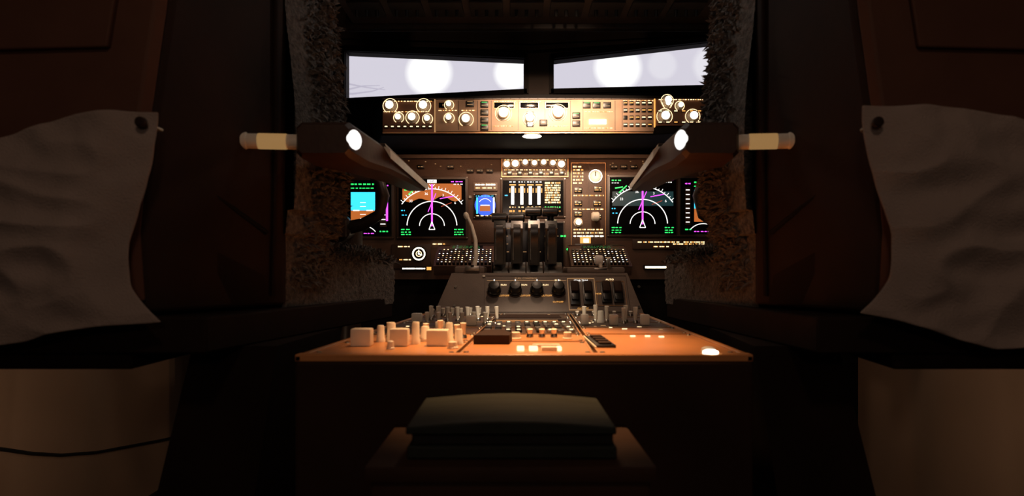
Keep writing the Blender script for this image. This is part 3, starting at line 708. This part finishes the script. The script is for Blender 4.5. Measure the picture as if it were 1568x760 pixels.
def seat(side):
    T=None if side<0 else (lambda x,y,z:(-x+.125*(y-.85),y,z))
    e_=empty('pilot_seat',(-.66 if side<0 else .68,1.15,0))
    b=B('back_shell',T)
    def sec(z,xi,yr):
        return [Vector((xi,yr,z)),Vector((xi-.03,yr-.012,z)),Vector((-.95,yr-.012,z)),Vector((-.99,yr,z)),Vector((-1.04,1.05,z)),Vector((-1.02,1.10,z)),Vector((-.40,1.10,z)),Vector((-.375,1.085,z)),Vector((-.370,1.062,z)),Vector((-.385,1.03,z))]
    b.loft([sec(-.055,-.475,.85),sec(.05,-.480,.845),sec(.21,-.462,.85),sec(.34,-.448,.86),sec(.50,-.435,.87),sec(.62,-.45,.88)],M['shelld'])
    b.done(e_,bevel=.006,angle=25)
    b=B('rear_cover',T)
    def c2(z,xi,yr): return [Vector((xi,yr+.012,z)),Vector((xi-.012,yr,z)),Vector((-.95,yr,z)),Vector((-.97,yr+.012,z))]
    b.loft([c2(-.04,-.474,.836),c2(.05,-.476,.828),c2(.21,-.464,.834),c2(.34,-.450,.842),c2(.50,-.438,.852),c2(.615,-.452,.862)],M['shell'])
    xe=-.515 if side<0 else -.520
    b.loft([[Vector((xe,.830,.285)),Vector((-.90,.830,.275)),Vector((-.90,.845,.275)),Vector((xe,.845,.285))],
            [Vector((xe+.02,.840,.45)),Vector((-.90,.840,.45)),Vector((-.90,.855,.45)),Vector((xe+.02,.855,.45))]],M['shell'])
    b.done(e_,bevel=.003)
    b=B('side_trim',T)
    b.tube([(-.466,.868,.16),(-.43,.94,.11),(-.385,1.025,.06)],[.004]*3,M['matt'],8)
    b.tube([(-.379,1.035,-.04),(-.376,1.04,.2),(-.377,1.04,.6)],[.004]*3,M['frame'],8)
    b.loft([[Vector((-.478,.87,.10)),Vector((-.40,1.02,.02)),Vector((-.39,1.03,-.05)),Vector((-.478,.87,-.05))],
            [Vector((-.470,.87,.10)),Vector((-.392,1.02,.02)),Vector((-.382,1.03,-.05)),Vector((-.470,.87,-.05))]],M['frame'])
    b.done(e_)
    b=B('sheepskin_back',T)
    path=[(-.372,1.060),(-.360,1.085),(-.345,1.12),(-.332,1.16),(-.330,1.20),(-.345,1.235),(-.39,1.25),(-.60,1.235),(-.93,1.24),(-1.0,1.20),(-1.03,1.08)]
    bulge=lambda h: .012*math.sin((h-.02)*9)+(.010 if h>.1 else .0)-(.012 if h<.06 else 0)
    sheep_patch(b,path,'z',190,300,(-.03,.60),.0012,.0065,None,4200,.012,bulge)
    b.done(e_,recalc=False,angle=70)
    b=B('back_core',T); b.box(-1.0,-.40,1.07,1.20,-.05,.60,M['frame'],.01); b.done(e_)
    b=B('sheepskin_cushion',T)
    path=[(-.268,-.075),(-.266,-.04),(-.266,-.005),(-.272,.018),(-.300,.038),(-.36,.046),(-.62,.036),(-.90,.046),(-.985,.02),(-.99,-.075)]
    xo=lambda y: (1.52-y)*-.245 
    tp=lambda t: 0 if t<.93 else ((t-.93)/.07)**2*.10
    sheep_patch(b,path,'y',190,150,(1.07,1.53),.0015,.006,tp,0,.010,xo)
    for _ in range(2600):
        y=1.07+R()*.46; f=R(); x=-.272-.12*f+xo(y); z=.018+.026*min(1,f*2.5)
        tx=Vector((R()-.5,R()-.5,R()-.5)); tuft(b,Vector((x,y,z)),(Vector((.3,-.2,.8))+tx*1.6).normalized(),.013*(.4+R()),tx)
    b.done(e_,recalc=False,angle=70)
    b=B('seat_pan',T)
    pl=[(-.396,.845),(-.275,1.5),(-.30,1.53),(-1.0,1.53),(-1.0,.845)]
    b.loft([[Vector((x,y,z)) for x,y in pl] for z in (-.107,-.060)],M['frame'])
    b.box(-.98,-.50,.86,1.5,-.13,-.105,M['frame'],.004)
    b.done(e_,bevel=.006)
    b=B('support_leg',T)
    b.loft([[Vector((-.455,.93,-.107)),Vector((-.335,.93,-.107)),Vector((-.325,1.25,-.107)),Vector((-.430,1.25,-.107))],
            [Vector((-.535,.95,-.40)),Vector((-.385,.95,-.40)),Vector((-.37,1.25,-.40)),Vector((-.50,1.25,-.40))],
            [Vector((-.58,.95,ZF)),Vector((-.40,.95,ZF)),Vector((-.38,1.3,ZF)),Vector((-.54,1.3,ZF))]],M['frame'])
    b.done(e_)
    b=B('armrest',T)
    def asec(y,xo_,xi,zb,zt_,c):
        return [Vector((xo_,y,zb+c)),Vector((xo_+c,y,zb)),Vector((xi-c,y,zb)),Vector((xi,y,zb+c)),Vector((xi,y,zt_-c)),Vector((xi-c,y,zt_)),Vector((xo_+c,y,zt_)),Vector((xo_,y,zt_-c))]
    b.loft([asec(.975,-.320,-.244,.176,.218,.006),asec(.985,-.325,-.238,.170,.224,.008),asec(1.05,-.322,-.230,.168,.222,.008),asec(1.15,-.290,-.212,.172,.214,.007),asec(1.30,-.258,-.200,.176,.204,.006),asec(1.44,-.232,-.189,.176,.196,.005),asec(1.455,-.226,-.193,.179,.193,.005)],M['arm'])
    b.loft([[Vector((-.218,1.12,.216)),Vector((-.209,1.12,.208)),Vector((-.208,1.12,.193)),Vector((-.222,1.12,.216))],
            [Vector((-.192,1.45,.1975)),Vector((-.186,1.45,.191)),Vector((-.186,1.45,.178)),Vector((-.200,1.45,.1975))]],M['armpad'])
    b.loft([[Vector((-.284,1.12,.213)),Vector((-.216,1.12,.213)),Vector((-.218,1.12,.219)),Vector((-.282,1.12,.219))],
            [Vector((-.232,1.44,.195)),Vector((-.193,1.44,.195)),Vector((-.195,1.44,.200)),Vector((-.230,1.44,.200))]],M['arm'])
    b.lathe((-.240,.988,.198),(.86,-.46,0),[(.0150,0),(.0150,.003),(.0135,.0045)],E['white'],28)  # pivot cap glows in place of a bright reflection
    b.cyl((-.405,.99,.197),(-.322,1.0,.197),.0115,.0115,M['cream'],20)
    b.lathe((-.385,.992,.197),(1,.1,0),[(.0118,0),(.0120,.002),(.0120,.040),(.0118,.042)],em('peg_glow_band',(1,.55,.20),.28),20)  # warm shine on the peg done as emission; the peg is no lamp
    b.cyl((-.41,.99,.197),(-.400,.992,.197),.0135,.0135,M['cream'],20)
    b.done(e_,angle=30)
    # draped cloth over the rear of the back
    b=B('draped_cloth',T)
    NX,NZ=110,120; P=[]
    for j in range(NZ+1):
        t=j/NZ; row=[]
        for i in range(NX+1):
            s_=i/NX
            ztop=(.198-.016*s_*1.0-.028*min(1,s_*2.2)+.008*math.sin(s_*9)) if side<0 else (.206-.040*min(1,s_*1.3)+.005*math.sin(s_*8))
            zbot=-.052-.032*min(1,s_*3)+.006*math.sin(s_*11+side) -.006
            z=ztop+(zbot-ztop)*t
            xin=-.440-.030*min(1,t*1.6)+.006*math.sin(t*7)+ (.030*max(0,(t-.82)/.18)**1.5)
            x=xin-s_*.48
            # soft folds: broad sags plus diagonal ridged creases
            q1=noise.noise(Vector((x*6+z*5,z*9-x*3,side*2)))
            q2=1-abs(noise.noise(Vector((x*9+z*13,z*16-x*6,side*3)))*2)
            q3=noise.noise(Vector((x*24+z*14,z*26-x*9,side)))
            w=.007*q1+.0085*(q2-.5)+.0042*q3+.0010*noise.noise(Vector((x*60,z*40,1)))
            bel=.012*math.sin(math.pi*min(1,t*1.05))*min(1,s_*6)
            y=.801-bel-w*1.3*min(1,.25+s_*5)+.010*(1-min(1,s_*10))
            row.append(Vector((x,y,z+.2*w)))
        P.append(row)
    b.grid(P,M['cloth'])
    ob=b.done(e_,angle=80,solid=.002)
    sub=ob.modifiers.new('sub','SUBSURF'); sub.levels=1; sub.render_levels=1
    b=B('cloth_snap',T); b.lathe((-.454,.798,.182),(0,-1,0),[(.0065,-.004),(.0065,.002),(.004,.004)],M['shelld'],18)
    b.cyl((-.454,.845,.182),(-.454,.80,.182),.003,.003,M['steel']); b.done(e_)
seat(-1); seat(1)

# ------------------------------------------------------------------ yokes
for cx in (-.470,.625):
    e_=empty('control_yoke',(cx,1.78,.1))
    b=B('wheel')
    for sgn in (-1,1):
        arr=[(cx,1.76,.11),(cx+sgn*.07,1.755,.125),(cx+sgn*.115,1.745,.15),(cx+sgn*.13,1.735,.20),(cx+sgn*.12,1.73,.235),(cx+sgn*.10,1.73,.250)]
        b.tube(arr,[.020,.017,.015,.015,.014,.010],M['yoke'],12)
    b.lathe((cx,1.735,.115),(0,1,0),[(.02,0),(.04,.008),(.04,.04),(.025,.07),(.022,.2)],M['yoke'],24)
    b.box(cx-.03,cx+.03,1.728,1.74,.09,.14,M['bezel'],.004)
    b.done(e_)
    b=B('column'); b.tube([(cx,1.90,.115),(cx,1.90,-.1),(cx,1.86,-.45),(cx,1.84,ZF)],[.035,.033,.03,.04],M['yoke'],16); b.done(e_)

# ------------------------------------------------------------------ cable on the left lining
b=B('power_cable')
b.tube([(-1.144,.9,-.20),(-1.144,1.2,-.31),(-1.144,1.467,-.400),(-1.144,1.56,-.436),(-1.144,1.657,-.467),(-1.144,1.80,-.50),(-1.144,1.97,-.527),(-1.144,2.15,-.555),(-1.144,2.30,-.573)],.0036,M['cable'],8)
b.done()

# ------------------------------------------------------------------ lamps
def aim(ob,target):
    d=Vector(target)+Vector((0,0,CZ))-ob.location; ob.rotation_euler=d.to_track_quat('-Z','Y').to_euler()
def light(kind,name,loc,power,col,parent=None,**k):
    l=bpy.data.lights.new(name,kind); l.energy=power; l.color=col
    for a,v in k.items():
        if a!='target': setattr(l,a,v)
    o=bpy.data.objects.new(name,l); scn.collection.objects.link(o); o.location=(loc[0],loc[1],loc[2]+CZ)
    if 'target' in k: aim(o,k['target'])
    return o
def fixture(name,x,y,z):
    b=B(name); b.lathe((x,y,z+.055),(0,0,-1),[(.022,0),(.030,.01),(.030,.05),(.034,.055),(.028,.054),(.018,.03)],M['black'],20)
    b.cyl((x,y,ZT),(x,y,z+.05),.008,.008,M['steel']); b.done()
fixture('map_lamp',.0,1.10,.72); fixture('map_lamp.001',.10,1.14,.66); fixture('added_lamp',.02,.98,.68)  # third housing is added to go with the switch light
light('SPOT','pedestal_spot',(.03,1.10,.70),62,(1,.52,.22),spot_size=math.radians(44),spot_blend=.85,shadow_soft_size=.02,target=(.04,1.04,-.1))
# added spot rakes forward to brighten the switches on the far stand
light('SPOT','switch_fill',(.02,.98,.66),34,(1,.80,.58),spot_size=math.radians(25),spot_blend=.7,shadow_soft_size=.015,target=(.04,1.50,-.1))
light('SPOT','panel_spot',(.12,1.14,.63),72,(1,.68,.46),spot_size=math.radians(40),spot_blend=1,shadow_soft_size=.02,target=(.14,1.9,.475))
light('POINT','overhead_fill',(.05,1.16,.62),.65,(1,.88,.78),shadow_soft_size=.05)  # added fill for the sheepskin and armrest tops
light('AREA','glareshield_flood',(.07,1.99,.375),.6,(1,.50,.26),shape='RECTANGLE',size=.7,size_y=.02,target=(.07,2.14,.1))
light('AREA','quadrant_fill',(.06,1.60,.55),.7,(1,.66,.44),shape='DISK',size=.06,target=(.06,1.75,-.06))  # added fill to lift the quadrant face, without a fitting
b=B('aft_fill_disc'); b.lathe((0,-.25,ZT),(0,0,-1),[(.11,0),(.11,.012),(.09,.02),(.04,.028)],em('aft_fill_glow',(1,.55,.28),1.2),32); b.done()  # added ceiling disc to go with the fill behind the camera
light('POINT','aft_fill',(0,-.25,ZT-.10),4.8,(1,.64,.44),shadow_soft_size=.06)  # added warm fill for seats, cloth and side lining
b=B('low_fill_disc'); b.lathe((0,YB,.35),(0,1,0),[(.05,0),(.05,.02),(.035,.04)],em('low_fill_glow',(1,.6,.35),1.0),24); b.done()  # added disc on the back wall to go with the low fill
light('POINT','low_fill',(0,YB+.10,.35),2.6,(1,.70,.53),shadow_soft_size=.06)  # added lower fill to even out the light on the cloths
for sx in (-1,1):
    b=B('lining_fill_block'); b.box(*sorted((sx*(XW-.002),sx*(XW-.03))),.98,1.06,-.16,-.14,M['white'],.004); b.done()  # added block beside the lining fill; it gives no light itself
    light('POINT','lining_fill',(sx*.80,1.30,-.26),.80,(1,.64,.40),shadow_soft_size=.03)  # added fill under each seat to brighten the beige lining

w=bpy.data.worlds.new('night'); scn.world=w; w.use_nodes=True
w.node_tree.nodes['Background'].inputs[0].default_value=(.01,.008,.007,1); w.node_tree.nodes['Background'].inputs[1].default_value=.3

cam=bpy.data.cameras.new('camera'); co=bpy.data.objects.new('camera',cam); scn.collection.objects.link(co)
co.location=(0,0,CZ); co.rotation_euler=(math.radians(90),0,0)
cam.sensor_width=36; cam.lens=36*1000/1568; cam.shift_y=35/1568; cam.clip_start=.01
cam.dof.use_dof=True; cam.dof.focus_distance=1.95; cam.dof.aperture_fstop=5.0
scn.camera=co
